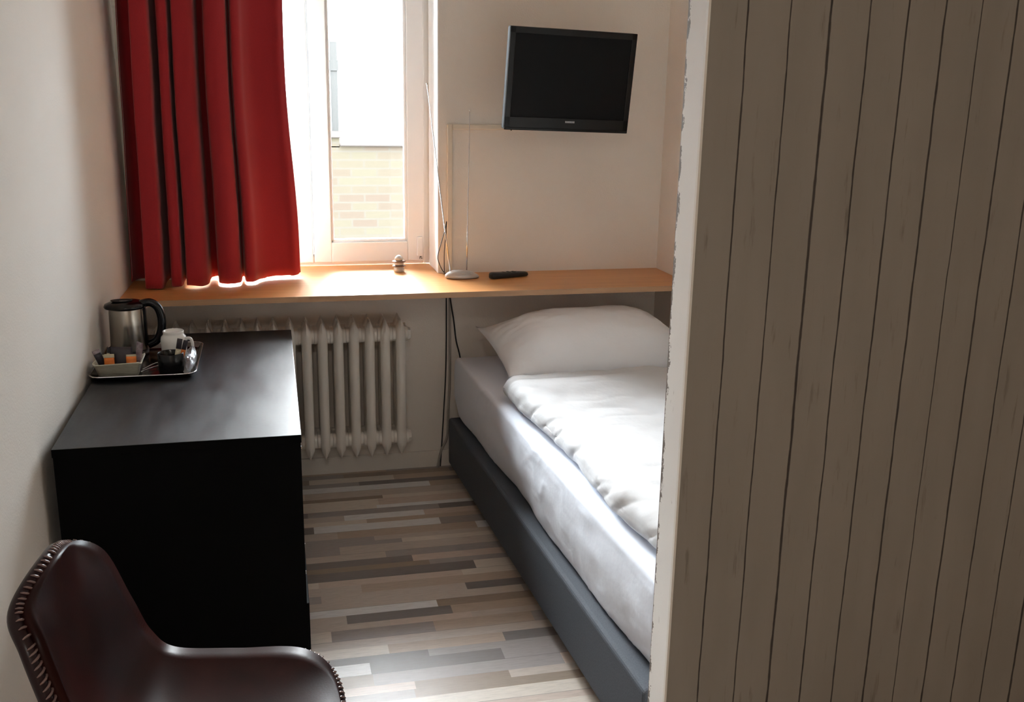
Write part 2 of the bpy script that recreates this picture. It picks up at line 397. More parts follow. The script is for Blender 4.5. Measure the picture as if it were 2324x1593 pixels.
# ------------------------------------------------------------------ shelf / window board
SHZ, SHY = .862, 3.645
sh = thing('wooden_shelf', 'long orange beech shelf board spanning the wall under the window', 'shelf', (0, 0, SHZ-.019))
m = MB().prism([(lwx(3.66)+.004, SHY+.0025, 0), (XR-.002, SHY+.0025, 0), (XR-.002, YB-.001, 0), (NX1-.005, YB-.001, 0), (NX1-.005, 4.309, 0), (NX0+.005, 4.309, 0), (NX0+.005, YB-.001, 0), (lwx(YB)+.004, YB-.001, 0)], (0, 0, .019))
put('board', m, Mt['shelf'], sh)
put('front_edging', MB().box((lwx(3.66)+.004, SHY, -.002), (XR-.002, SHY+.002, .019)), Mt['shelf_edge'], sh)

# ------------------------------------------------------------------ radiator
rad = thing('column_radiator', 'cream sectional radiator on the wall below the shelf', 'radiator', (0, 3.94, 0))
def column(m, y0, y1, hw):
    prof = [(0, y0), (hw*.75, y0+.007), (hw, y0+.018), (hw, y1-.014), (hw*.6, y1-.003), (0, y1), (-hw*.6, y1-.003), (-hw, y1-.014), (-hw, y0+.018), (-hw*.75, y0+.007)]
    R = []
    for z, k, dy in ((.134, .04, .012), (.150, .45, .004), (.172, .9, 0), (.19, 1, 0), (.655, 1, 0), (.672, .9, 0), (.695, .45, .004), (.712, .04, .012)):
        R.append([(x*k, y + (dy if y < (y0+y1)/2 else -dy), z) for x, y in prof])
    o = len(m.v); m.grid(R, closed_v=True, flip=True); n = len(prof)
    m.f.append(tuple(o+i for i in range(n))[::-1]); m.f.append(tuple(o+(len(R)-1)*n+i for i in range(n)))
sec0 = None
for i in range(16):
    x = .480 - i*.0623
    if sec0 is None:
        m = MB(); column(m, -.085, -.012, .0195); column(m, .004, .075, .0195)
        for z in (.645, .205):
            R = []
            for k in range(17):
                a = 2*PI*k/16
            m.tube([(-.0305, -.036, z), (.0305, -.036, z)], .030, 16).tube([(-.0305, .036, z), (.0305, .036, z)], .030, 16)
            m.box((-.0302, -.036, z-.024), (.0302, .036, z+.024))
        m.box((-.003, -.072, .66), (.003, .065, .706)); m.box((-.003, -.072, .14), (.003, .065, .19))
        sec0 = put('section', m, Mt['rad'], rad); shade_auto(sec0, .9); s = sec0
    else:
        s = sec0.copy(); COL.objects.link(s); s.parent = rad
    s.location = (x, 0, 0)
for z in (.645, .205):
    put('end_cap', MB().tube([(.509, -.036, z), (.514, -.036, z), (.522, -.036, z)], [.030, .027, .024], 8), Mt['rad'], rad)
for x, z in ((-.30, .60), (.34, .60), (-.30, .2), (.34, .2)):
    put('wall_bracket', MB().box((x, .06, z), (x+.03, .120, z+.02)), Mt['rad'], rad)
put('supply_pipe', MB().tube([(-.487, 0, .645), (-.487-.02, 0, .645), (-.507, .0, .60), (-.507, .0, .0)], .009, 10), Mt['rad'], rad, smooth=True)

# ------------------------------------------------------------------ cable duct, cables
m = MB().box((.700, YB-.014, SHZ), (.722, YB, 1.474)).box((.722, YB-.014, 1.452), (1.09, YB, 1.474)).box((1.068, YB-.014, 1.474), (1.09, YB, 1.60))
tag(put('cable_duct', m, Mt['trunk'], bevel=.004), 'cream plastic cable duct on the back wall', 'cable duct')
def cat(pts, k=6):
    pts = [Vector(p) for p in pts]; o = []
    for i in range(len(pts)-1):
        p0 = pts[max(i-1, 0)]; p1 = pts[i]; p2 = pts[i+1]; p3 = pts[min(i+2, len(pts)-1)]
        for j in range(k):
            t = j/k; o.append(.5*((2*p1)+(p2-p0)*t+(2*p0-5*p1+4*p2-p3)*t*t+(3*p1-p0-3*p2+p3)*t**3))
    o.append(pts[-1]); return o
tag(put('power_cable', MB().tube(cat([(.694, 4.050, .842), (.697, 4.052, .76), (.6975, 4.052, .6), (.694, 4.05, .42), (.684, 4.042, .25), (.676, 4.04, .12), (.668, 4.035, .006)]), .0028, 6), Mt['cable_black'], smooth=True), 'thin black cable hanging straight down the wall from the shelf', 'cable')
tag(put('power_cable', MB().tube(cat([(.703, 4.045, .842), (.712, 4.045, .76), (.729, 4.045, .65), (.738, 4.04, .57), (.756, 4.03, .48), (.765, 4.02, .30), (.77, 4.02, .006)]), .0032, 6), Mt['cable_black'], smooth=True), 'black cable curving right from the shelf down behind the bed', 'cable')
tag(put('wall_cable', MB().tube(cat([(.712, 4.053, .842), (.713, 4.053, .6), (.712, 4.053, .40), (.706, 4.05, .26), (.70, 4.045, .14), (.672, 4.035, .08), (.655, 4.03, .006)]), .0055, 8), Mt['cable_white'], smooth=True), 'thick off-white cable on the wall just beside the straight black cable', 'cable')

# ------------------------------------------------------------------ television
tv = thing('television', 'flat black television tilted on the back wall right of the window', 'television', (1.126, 3.75, 1.646))
tv.rotation_mode = 'QUATERNION'
_r = Vector((math.cos(.0636), math.sin(.0636), 0)); _n = Vector((math.sin(.0636), -math.cos(.0636), 0))
_u = math.cos(.1084)*Vector((0, 0, 1)) + math.sin(.1084)*_n
_rr = math.cos(-.0251)*_r + math.sin(-.0251)*_u; _uu = math.cos(-.0251)*_u - math.sin(-.0251)*_r
Mq = Matrix((_rr, _rr.cross(_uu)*-1, _uu)).transposed(); tv.rotation_quaternion = Mq.to_quaternion()
# local: x right, y away from viewer, z up
W2, H2 = .254, .188
m = MB().box((-W2, .004, -H2), (W2, .038, H2)); put('casing', m, Mt['black_plastic'], tv, bevel=.006)
m = MB().box((-W2, -.004, H2-.024), (W2, .006, H2)).box((-W2, -.004, -H2+.008), (W2, .006, -H2+.050)).box((-W2, -.004, -H2), (-W2+.022, .006, H2)).box((W2-.022, -.004, -H2), (W2, .006, H2))
bz = put('bezel', m, Mt['black_gloss'], tv, bevel=.002)
m = MB(); xx = -.010
for wd in (.006, .005, .006, .005, .006, .004):
    m.box((xx, -.0055, -H2+.033), (xx+wd, -.0038, -H2+.040)); xx += wd+.0012
put('logo', m, Mt['grey_mark'], bz)
put('screen', MB().box((-W2+.02, .000, -H2+.048), (W2-.02, .005, H2-.022)), Mt['screen'], tv)
put('lower_trim', MB().box((-W2+.004, -.006, -H2), (W2-.004, .004, -H2+.010)), Mt['black_gloss'], tv, bevel=.002)
put('back_shell', MB().prism([(-.20, .036, -.14), (.20, .036, -.14), (.16, .075, -.14), (-.16, .075, -.14)], (0, 0, .27)), Mt['black_plastic'], tv, bevel=.01)
put('cable_plug', MB().tube([(-.218, .02, -H2), (-.218, .02, -H2-.006)], .003, 8), Mt['black_plastic'], tv)
bk = thing('wall_bracket', 'black steel swivel bracket carrying the television on the wall', 'bracket', (1.13, 4.06, 1.66))
put('wall_plate', MB().box((-.05, -.012, -.10), (.05, 0, .10)), Mt['metal_black'], bk, bevel=.002)
put('arm', MB().box((-.018, -.195, -.022), (.018, -.012, .022)), Mt['metal_black'], bk, bevel=.002)
put('head_plate', MB().box((-.05, -.215, -.05), (.05, -.195, .05)), Mt['metal_black'], bk, bevel=.002)

# ------------------------------------------------------------------ things on the shelf
an = thing('indoor_antenna', 'silver indoor aerial with two thin rods standing on the shelf', 'antenna', (.745, 3.935, SHZ), .0)
prof = []
R = []
for t_, (rx, ry, z) in enumerate(((.058, .030, 0), (.069, .036, .003), (.071, .037, .008), (.066, .034, .016), (.052, .028, .025), (.034, .020, .031), (.012, .008, .0335))):
    R.append([(rx*math.cos(a)+(-.012*z/.03), ry*math.sin(a)*(1.0), z) for a in [2*PI*j/32 for j in range(32)]])
m = MB(); m.grid(R, closed_v=True, flip=True); m.f.append(tuple(range(32))[::-1]); m.f.append(tuple(6*32+i for i in range(32)))
put('base', m, Mt['silver'], an, smooth=True)
put('foot_ring', MB().lathe([(.060, -.0), (.062, .0015), (.060, .003)], sx=1.08, sy_=.56), mat('brown_rubber_foot', (.10, .05, .03), .6), an, smooth=True)
put('control_dial', MB().lathe([(.011, 0), (.011, .003), (.009, .0045)], (.0, -.0235, .022), 20), Mt['silver'], an)
put('button', MB().lathe([(.003, 0), (.003, .003)], (.030, -.022, .022), 12), Mt['white_gloss'], an)
def rod(a, b):
    a, b = Vector(a), Vector(b); m = MB(); q = [a.lerp(b, t) for t in (0, .28, .281, .55, .551, .80, .801, 1)]
    m.tube(q, [.0026, .0026, .0021, .0021, .0016, .0016, .0011, .0011], 8)
    m.tube([b, b.lerp(b+(b-a).normalized()*.006, .5), b+(b-a).normalized()*.006], [.0028, .0032, .002], 8)
    return m
put('rod', rod((-.050, .01, .022), (-.142, .015, .763)), Mt['chrome'], an, smooth=True)
put('rod', rod((.018, .008, .030), (.028, .015, .665)), Mt['chrome'], an, smooth=True)
put('lead', MB().tube(cat([(-.058, .02, .012), (-.074, .045, .022), (-.090, .06, .060), (-.092, .065, .085), (-.078, .075, .130), (-.058, .09, .185), (-.050, .098, .22), (-.052, .098, .17), (-.060, .095, .10), (-.061, .09, .02), (-.060, .09, .003), (-.062, .10, .002)]), .0017, 6), Mt['cable_black'], an, smooth=True)

rc = thing('remote_control', 'slim black remote control lying on the shelf right of the aerial', 'remote control', (.937, 3.925, SHZ), .30)
R = []
for z, k in ((.002, .90), (.005, 1), (.013, 1), (.019, .93), (.022, .70)):
    ring = []
    for j in range(40):
        a = 2*PI*j/40; c, s = math.cos(a), math.sin(a); e = .55
        wv = .019 + .006*(c < 0)*abs(c)
        ring.append((.090*k**.3*abs(c)**e*math.copysign(1, c), wv*k*abs(s)**e*math.copysign(1, s), z + .004*c*-1*(z > .01)))
    R.append(ring)
m = MB(); m.grid(R, closed_v=True, flip=True); m.f.append(tuple(range(40))[::-1]); m.f.append(tuple(4*40+i for i in range(40)))
put('body', m, Mt['black_plastic'], rc, smooth=True)
for i in range(4):
    for j in range(3):
        put('button', MB().box((-.055+i*.024, -.010+j*.008, .019), (-.044+i*.024, -.005+j*.008, .0245-.0015*abs(i-1.5)*.4)), mat('dark_rubber_key', (.05, .05, .05), .6), rc, bevel=.001)

dc = thing('ribbed_ornament', 'small round silver ornament with two flanges standing on the window board', 'ornament', (.507, 4.12, SHZ))
put('body', MB().lathe([(.021, 0), (.022, .002), (.0215, .018), (.016, .022), (.0155, .028), (.020, .032), (.020, .038), (.015, .042), (.0145, .048), (.019, .052), (.0165, .060), (.010, .067), (.003, .070)]), Mt['silver'], dc, smooth=True)
for z in (.024, .043):
    put('flange', MB().lathe([(.016, z), (.027, z-.0005), (.0285, z+.0015), (.027, z+.003), (.016, z+.004)]), mat('dark_bronze_ring', (.20, .12, .09), .3, .6), dc, smooth=True)

# ------------------------------------------------------------------ curtain
cp_ = [(0, -.045), (.02, -.070), (.050, -.080), (.080, -.070), (.095, .020), (.115, .034), (.17, .037), (.197, .030), (.203, -.020), (.212, -.070), (.232, -.070), (.240, .010), (.255, .026), (.285, .028), (.300, .020), (.306, -.045), (.316, -.045), (.325, .018), (.345, .031), (.40, .035), (.43, .028), (.448, .012), (.455, -.045), (.47, -.054), (.495, -.054), (.505, .006), (.52, .026), (.57, .037), (.62, .031), (.640, .018), (.645, -.030), (.657, -.030), (.668, .018), (.69, .029), (.72, .026), (.745, .006), (.79, -.012), (.85, -.018), (.92, -.016), (.965, -.008), (1.0, -.014)]
prof = cat([(a, b, 0) for a, b in cp_], 4)
rows = []
NZ = 46
for i in range(NZ+1):
    t = i/NZ                       # 0 at the hem, 1 at the rail
    r = []
    for p in prof:
        s = p.x
        amp = 1.0 + .10*noise.noise(Vector((s*9, t*1.3, 3)))
        x0 = -.538 + .030*t
        x1 = .098 - .040*min(t, 1)**.7 + .006*math.sin(t*9)
        s2 = s + .018*t*math.sin(s*PI) * (1 if s > .05 else 0) - .010*t
        s2 = min(max(s2, 0), 1) if s > 0 else 0
        if s == 1: s2 = 1
        x = x0 + (x1-x0)*s2 + .003*noise.noise(Vector((s*7, t*4, 0)))
        y = 3.885 + .13*s - p.y*amp*(1.75 - .35*t) + .004*noise.noise(Vector((s*5, t*5, 7)))
        hem = .8700 + .005*noise.noise(Vector((s*13, 0, 5))) + (.004 if p.y < -.012 else 0) + (.010 if s > .93 else 0)*(s-.93)/.07
        z = hem + (2.33-hem)*t
        r.append((x, y, z))
    rows.append(r)
ct = thing('curtain', 'dark red pleated curtain hanging over the left half of the window', 'curtain')
put('red_cloth', MB().grid(rows), Mt['curtain'], ct, smooth=True, solid=.0012)
lin = [[(x + (.002 if j == 0 else (-.004 if j == len(r)-1 else 0)), y+.006, z+(.012 if i == 0 else 0)) for j, (x, y, z) in enumerate(r)] for i, r in enumerate(rows)]
put('bounce_lining', MB().grid(lin), Mt['bounce_lining'], ct, smooth=True, solid=.0008)  # pale backing added to bounce daylight onto the window frame and reveal
rl = thing('curtain_rail', 'white curtain rail above the window holding the red curtain', 'curtain rail', (0, 3.93, 2.335))
put('rail', MB().box((-.545, -.10, 0), (1.1, .128, .02)), Mt['pvc'], rl, bevel=.003)

# ------------------------------------------------------------------ desk
DX0, DX1, DY0, DY1, DZ = -.551, .046, 2.462, 3.643, .74
dk = thing('desk', 'black-brown wooden desk against the left wall', 'desk', (0, 0, 0))
dt = put('desk_top', MB().box((DX0, DY0, DZ-.022), (DX1, DY1, DZ)), [Mt['desk'], Mt['desk_side']], dk, bevel=.0015)
for p in dt.data.polygons: p.material_index = 0 if p.normal.z > .5 else 1
put('front_panel', MB().box((DX0+.002, DY0+.002, .0), (DX1-.002, DY0+.022, DZ-.022)), Mt['desk_side'], dk, bevel=.001)
put('rear_panel', MB().box((DX0+.002, DY1-.022, 0), (DX1-.002, DY1-.002, DZ-.022)), Mt['desk_side'], dk, bevel=.001)
put('back_panel', MB().box((DX0+.002, DY0+.022, 0), (DX0+.018, DY1-.022, DZ-.022)), Mt['desk_side'], dk)
put('inner_shelf', MB().box((DX0+.018, DY0+.022, .262), (DX1-.02, DY1-.022, .280)), Mt['desk_side'], dk)
for k in range(2):
    d = put('door', MB().box((DX1-.022, DY0+.0235+k*.570, .282), (DX1-.003, DY0+.0235+k*.570+.566, DZ-.024)), Mt['desk_side'], dk, bevel=.001)
for k in range(2):
    d = put('drawer', MB().box((DX1-.02, DY0+.004+k*.588, .02), (DX1+.0045, DY0+.004+k*.588+.584, .258)), Mt['desk_side'], dk, bevel=.002)
for z in (.700, .425, .345):
    put('hinge', MB().box((DX1-.003, DY0+.012, z-.004), (DX1-.0005, DY0+.018, z+.004)), Mt['chrome'], dk)

# ------------------------------------------------------------------ tray and tea things
TX, TY, TZ = -.404, 3.240, DZ
tr = thing('serving_tray', 'dark shiny metal tray with silver rim on the desk', 'tray', (TX, TY, TZ))
def rrect(hx, hy, r, n=6):
    o = []
    for cx, cyy, a0 in ((hx-r, hy-r, 0), (-hx+r, hy-r, PI/2), (-hx+r, -hy+r, PI), (hx-r, -hy+r, 1.5*PI)):
        for k in range(n+1):
            a = a0+PI/2*k/n; o.append((cx+r*math.cos(a), cyy+r*math.sin(a)))
    return o
hx, hy = .152, .202
R = []
for dx, z in ((-.030, .0015), (-.020, .0), (-.012, .0015), (-.003, .013), (0, .016), (.0, .0175), (-.004, .0155), (-.013, .0045), (-.021, .003), (-.030, .003)):
    R.append([(x, y, z) for x, y in rrect(hx+dx, hy+dx, .035+dx)])
m = MB(); m.grid(R, closed_v=True, flip=True); k = len(R[0])
m.f.append(tuple(range(k))); m.f.append(tuple(9*k+i for i in range(k)))
put('dish', m, Mt['tray'], tr, smooth=False); shade_auto(tr.children[0], .8)
put('rim', MB().tube([(x, y, .0168) for x, y in rrect(hx+.001, hy+.001, .036)], .0022, 6, closed=True), Mt['chrome'], tr, smooth=True)
FZ = TZ+.0035

kt = thing('electric_kettle', 'small steel electric kettle with black lid and handle on the tray', 'kettle', (-.4800, 3.361, FZ))
put('base_plate', MB().lathe([(.050, 0), (.060, .002), (.061, .014), (.054, .018)], n=40), Mt['black_plastic'], kt, smooth=True)
put('body', MB().lathe([(.054, .018), (.0575, .020), (.0575, .024), (.0555, .10), (.0545, .155), (.052, .160)], n=48), Mt['steel'], kt, smooth=True); shade_auto(kt.children[1], .8)
R = []
for rr, z in ((.053, .157), (.0605, .158), (.0625, .163), (.060, .170), (.050, .177), (.030, .181), (.010, .182)):
    ring = []
    for j in range(40):
        a = 2*PI*j/40; q = 1 + (.10 if abs(math.cos((a-PI)/2)) > .93 and rr > .055 else 0)
        ring.append((rr*q*math.cos(a), rr*math.sin(a), z))
    R.append(ring)
m = MB(); m.grid(R, closed_v=True, flip=True); m.f.append(tuple(range(40))[::-1]); m.f.append(tuple(6*40+i for i in range(40)))
ld = put('lid', m, Mt['black_gloss'], kt, smooth=True)
put('lid_recess', MB().lathe([(.024, .1815), (.026, .184), (.020, .1835), (.014, .181)], (-.012, -.008, 0), 24, 1.3, .9), mat('dull_black_recess', (.003, .003, .003), .7), ld, smooth=True)
hp = cat([(.045, 0, .168), (.075, 0, .172), (.097, 0, .155), (.107, 0, .120), (.104, 0, .08), (.088, 0, .045), (.060, 0, .030)], 5)
R = []
for i, p in enumerate(hp):
    a = hp[max(i-1, 0)]; b = hp[min(i+1, len(hp)-1)]; t = (b-a).normalized(); nn = Vector((t.z, 0, -t.x)); wv = .014 if 2 < i else .019; th = .0135
    R.append([p+nn*th*math.cos(q)+Vector((0, wv*math.sin(q), 0)) for q in [2*PI*j/14 for j in range(14)]])
m = MB(); m.grid(R, closed_v=True); m.f.append(tuple(range(14))); m.f.append(tuple((len(R)-1)*14+i for i in range(14))[::-1])
hd = put('handle', m, Mt['black_gloss'], kt, smooth=True)
put('switch', MB().box((.098, -.006, .062), (.112, .006, .074)), Mt['silver'], hd, bevel=.002)
put('window_strip', MB().box((.050, -.012, .03), (.0605, .012, .155)), Mt['black_gloss'], kt, bevel=.002)

mg = thing('white_mug', 'white ceramic mug standing upside down on the tray beside the kettle', 'mug', (-.333, 3.295, FZ))
put('cup', MB().lathe([(.0335, .001), (.0355, 0), (.038, .003), (.0400, .03), (.0410, .058), (.0385, .071), (.033, .077), (.0318, .083), (.0330, .0885), (.0315, .0905), (.0295, .089), (.028, .084), (.0, .0835)], n=40), Mt['white_gloss'], mg, smooth=True)
put('handle', MB().tube(cat([(.034, -.012, .064), (.052, -.017, .066), (.059, -.020, .050), (.057, -.019, .030), (.048, -.016, .017), (.036, -.012, .016)], 5), .0052, 10), Mt['white_gloss'], mg, smooth=True)

bc = thing('black_cup', 'black cup holding sugar sticks at the front of the tray', 'cup', (-.327, 3.112, FZ))
put('cup', MB().lathe([(.030, 0), (.034, .001), (.0365, .005), (.0385, .03), (.039, .062), (.0375, .064), (.036, .062), (.0355, .03), (.033, .008), (.0, .006)], n=40), Mt['black_gloss'], bc, smooth=True)

def stick(label, x, y, z, L, wd, lean, yaw, m1, m2, grp):
    t = thing('sugar_stick', label, 'sugar stick', (x, y, z), yaw, grp)
    t.rotation_euler = (0, lean, yaw)
    def tubex(z0, z1):
        mb = MB(); R = []
        for zz, k in ((z0, .25), (z0+.004, 1), (z1-.004, 1), (z1, .25)):
            R.append([(wd/2*math.cos(a), .0028*k*math.sin(a), zz) for a in [2*PI*j/12 for j in range(12)]])
        mb.grid(R, closed_v=True, flip=True); mb.f.append(tuple(range(12))[::-1]); mb.f.append(tuple(36+i for i in range(12))); return mb
    put('wrapper', tubex(0, L*.68), m1, t, smooth=True); put('printed_end', tubex(L*.66, L), m2, t, smooth=True)
stick('cream and orange sugar stick leaning in the black cup', -.315, 3.104, FZ+.010, .100, .016, .20, 0, Mt['paper_cream'], Mt['paper_dark'], None)
stick('darker sugar stick behind the cream one in the black cup', -.306, 3.116, FZ+.010, .092, .014, .30, .2, Mt['paper_orange'], Mt['paper_dark'], None)

# basket with tea bags
bs = thing('tea_basket', 'cream rectangular basket of tea bags on the left of the tray', 'basket', (-.478, 3.122, FZ))
R = []
for hx_, hy_, z in ((.053, .040, 0), (.056, .043, .002), (.066, .054, .040), (.070, .058, .044), (.070, .058, .047), (.065, .053, .046), (.055, .042, .006), (.050, .038, .004)):
    R.append([(x, y, z + .003*math.sin(i*1.3)*(z > .04)) for i, (x, y) in enumerate(rrect(hx_, hy_, .010, 4))])
m = MB(); m.grid(R, closed_v=True, flip=True); k = len(R[0]); m.f.append(tuple(range(k))); m.f.append(tuple(7*k+i for i in range(k)))
put('bowl', m, Mt['basket'], bs, smooth=True)
def pouch(name, label, cat_, x, y, z, w_, h_, th, rot, m1, m2=None, grp=None, split=.5):
    t = thing(name, label, cat_, (x, y, z), 0, grp); t.rotation_euler = rot
    def pl_(z0, z1):
        mb = MB(); R = []
        n = 6
        for i in range(n+1):
            a = i/n; zz = z0+(z1-z0)*a; k = math.sin(PI*min(max((zz)/h_, .04), .96))**.5
            R.append([(w_/2*(c_x), th/2*k*sn, zz) for c_x, sn in ((-1, 0), (-.8, -.7), (0, -1), (.8, -.7), (1, 0), (.8, .7), (0, 1), (-.8, .7))])
        mb.grid(R, closed_v=True, flip=True); mb.f.append(tuple(range(8))[::-1]); mb.f.append(tuple(n*8+i for i in range(8))); return mb
    if m2:
        put('envelope', pl_(0, h_*split), m1, t, smooth=True); put('printed_band', pl_(h_*split, h_), m2, t, smooth=True)
    else:
        tag(t, label, cat_, grp); put('envelope', pl_(0, h_), m1, t, smooth=True)
    return t
BZ = FZ+.0075
pouch('tea_bag', 'cream and orange tea bag at the left in the basket', 'tea bag', -.503, 3.094, BZ, .030, .062, .008, (-.10, 0, 0), Mt['paper_orange'], Mt['paper_cream'], None, .82)
pouch('tea_bag', 'orange tea bag at the front right of the basket', 'tea bag', -.440, 3.094, BZ, .030, .058, .008, (-.10, 0, 0), Mt['paper_orange'], Mt['paper_cream'], None, .9)
pouch('coffee_sachet', 'large dark foil sachet lying across the middle of the basket', 'sachet', -.473, 3.110, BZ, .066, .078, .009, (-.18, .03, 0), Mt['paper_dark'])
pouch('coffee_sachet', 'dark sachet with a pale stripe leaning out of the basket on the left', 'sachet', -.515, 3.114, BZ, .022, .078, .008, (-.05, -.36, .3), Mt['paper_dark'], Mt['paper_purple'], None, .85)
pouch('creamer_packet', 'cream packet standing at the back left of the basket', 'packet', -.500, 3.139, BZ, .040, .072, .010, (-.05, .08, 0), Mt['paper_cream'], Mt['paper_dark'], None, .75)
pouch('creamer_packet', 'plum and white packet standing at the right end of the basket', 'packet', -.427, 3.126, BZ, .026, .090, .008, (-.05, .14, -.7), Mt['paper_purple'])
# spoons
def spoon(label, x, y, z, yaw):
    t = thing('teaspoon', label, 'spoon', (x, y, z), yaw, None)
    R = []
    for i in range(13):
        a = i/12; L = -.055+.11*a
        wv = .0032 if a < .6 else .0032+.0075*math.sin(PI*min((a-.6)/.4, .97))
        zz = .0028 + .004*math.sin(PI*a)
        R.append([(L, wv*c, zz+.0012*s) for c, s in ((-1, 0), (0, -1), (1, 0), (0, 1))])
    mb = MB(); mb.grid(R, closed_v=True); mb.f.append((0, 1, 2, 3)); mb.f.append((51, 50, 49, 48))
    put('spoon_body', mb, Mt['chrome'], t, smooth=True)
spoon('front of two steel teaspoons between the basket and black cup', -.383, 3.165, FZ, .85)
spoon('rear of two steel teaspoons, nearer the kettle on the tray', -.389, 3.200, FZ, 1.05)
# crinkled clear wrapper
R = []
for i in range(10):
    a = i/9; ring = []
    for j in range(14):
        q = 2*PI*j/14; k = math.sin(PI*min(max(a, .12), .9))**.5
        ring.append((-.272+.018*k*math.cos(q)+.005*noise.noise(Vector((i, j, 1))), 3.160+.15*(a-.5)+.002*noise.noise(Vector((i, j, 4))), FZ+.026+(.024*k*math.sin(q))+.004*noise.noise(Vector((i*.8, j*.8, 2)))+.012*a))
    R.append(ring)
m = MB(); m.grid(R, closed_v=True); m.f.append(tuple(range(14))); m.f.append(tuple(9*14+i for i in range(14))[::-1])
tag(put('clear_wrapper', m, Mt['film']), 'crinkled transparent wrapper at the right edge of the tray', 'wrapper')

# ------------------------------------------------------------------ bed
BA = .0500
bed = thing('bed', 'single bed with slate blue upholstered base along the right wall', 'bed', (.806, 1.885, 0), BA)
# local x across (0..), y along towards the window
BW, BL = .785, 2.03
b = MB().box((-.016, 0, .055), (BW+.01, BL+.03, .262))
put('base', b, Mt['bedbase'], bed, bevel=.014, seg=4)
for x, y in ((.06, .12), (.70, .12), (.06, 1.9), (.70, 1.9)):
    put('leg', MB().lathe([(.022, 0), (.025, .003), (.025, .056)], (x, y, 0), 16), Mt['metal_black'], bed)
def rbox(hx_, hy_, hz_, r, nx, ny, nz, disp):
    # closed rounded box built as rings in the XZ plane swept along Y, with end caps pulled in
    def ring(hxx, hzz, rr):
        o = []; rr = min(rr, hxx*.98, hzz*.98)
        def seg(a, b, n):
            for i in range(n): o.append((a[0]+(b[0]-a[0])*i/n, a[1]+(b[1]-a[1])*i/n))
        def arc(cx, cz, a0, n=7):
            for i in range(n): a = a0+PI/2*i/n; o.append((cx+rr*math.cos(a), cz+rr*math.sin(a)))
        seg((hxx, -hzz+rr), (hxx, hzz-rr), nz); arc(hxx-rr, hzz-rr, 0)
        seg((hxx-rr, hzz), (-hxx+rr, hzz), nx); arc(-hxx+rr, hzz-rr, PI/2)
        seg((-hxx, hzz-rr), (-hxx, -hzz+rr), nz); arc(-hxx+rr, -hzz+rr, PI)
        seg((-hxx+rr, -hzz), (hxx-rr, -hzz), nx); arc(hxx-rr, -hzz+rr, 1.5*PI)
        return o
    P = []; ys = []
    for i in range(7): a = PI/2*i/6; ys.append((-hy_+r-r*math.cos(a), r-r*math.sin(a)))
    for i in range(1, ny): ys.append((-hy_+r+(2*hy_-2*r)*i/ny, 0))
    for i in range(7): a = PI/2*i/6; ys.append((hy_-r+r*math.sin(a), r-r*math.cos(a)))
    ys[0] = (ys[0][0], r*.98); ys[-1] = (ys[-1][0], r*.98)
    for y, ins in ys: P.append([disp(Vector((x, y, z))) for x, z in ring(hx_-ins, hz_-ins, max(r-ins, .002))])
    m = MB(); m.grid(P, closed_v=True); n = len(P[0])
    m.f.append(tuple(range(n))); m.f.append(tuple((len(P)-1)*n+i for i in range(n))[::-1]); return m
MZ0, MZ1 = .262, .530
def md(p):
    q = p.copy(); t = (p.z+.134)/.268                    # 0 bottom .. 1 top
    lo = max(0, 1-t*1.6)
    sgn = 1 if p.x > 0 else -1
    if abs(p.x) > .3: q.x -= sgn*lo**1.5*(.026+.007*math.sin(p.y*5.2+.6)+.004*math.sin(p.y*11))
    if abs(p.x) > .3 and t < .9: q.x += sgn*(.004*math.sin(t*PI) + .003*noise.noise(Vector((p.y*9, p.z*14, 0))))
    if abs(p.x) > .3:
        cr = (1-abs(noise.noise(Vector((p.y*7+p.z*9+4, p.z*13-p.y*3, 31)))))**12; mk = max(0, noise.noise(Vector((p.y*2.3, p.z*4, 12)))+.15)
        q.x += sgn*.006*cr*mk
    if p.z > 0: q.z += .003*noise.noise(Vector((p.x*5, p.y*5, 2)))
    q.x += .388+.004; q.y += 1.02; q.z += .398
    return q
put('mattress', rbox(.388, 1.02, .134, .020, 14, 160, 26, md), Mt['sheet'], bed, smooth=True)

def sub(o, level=1):
    k = o.modifiers.new('subdivision', 'SUBSURF'); k.levels = level; k.render_levels = level
def dd(p):
    q = p.copy()
    n = .008*noise.noise(Vector((p.x*5+3, p.y*3.5, 1))) + .004*noise.noise(Vector((p.x*14, p.y*9, 4)))
    if p.z > 0: q.z += n + .010*math.exp(-((p.y-.52)/.10)**2) - .005*math.exp(-((p.y-.615)/.012)**2)
    # gathered folds along the hanging left edge
    e = max(0, 1-abs(p.x+.37)/.07)
    q.x += e*(.010*math.sin(p.y*7.0+1)+.006*noise.noise(Vector((p.y*9, p.z*20, 2))))
    q.z += e*.006*noise.noise(Vector((p.y*16, p.z*10, 9)))
    # ribs from the rolled hem
    q.z += e*.004*math.sin(p.y*60)*max(0, 1-abs(p.y-.60)/.18)
    cr = (1-abs(noise.noise(Vector((p.x*4+9, p.y*2.6, 6)))))**14; cr2 = (1-abs(noise.noise(Vector((p.x*7+2, p.y*6, 16)))))**16
    if p.z > 0: q.z -= .007*cr*(1-e) + .003*cr2
    cr3 = (1-abs(noise.noise(Vector((p.x*10+2, p.y*9+p.z*12, 26)))))**8; q.x += e*.005*cr3; q.z -= e*.003*cr3
    q.x += .415; q.y += .73; q.z += MZ1+.054
    return q
dv = put('duvet', rbox(.372, .715, .042, .036, 40, 150, 6, dd), Mt['duvet'], smooth=True)
dv.location = (.806, 1.885, 0); dv.rotation_euler = (0, 0, BA)
tag(dv, 'white puffy duvet spread over the bed', 'duvet')
# stitched seams of the duvet
def seam(pts, r=.0016): return MB().tube(cat(pts, 5), r, 6)

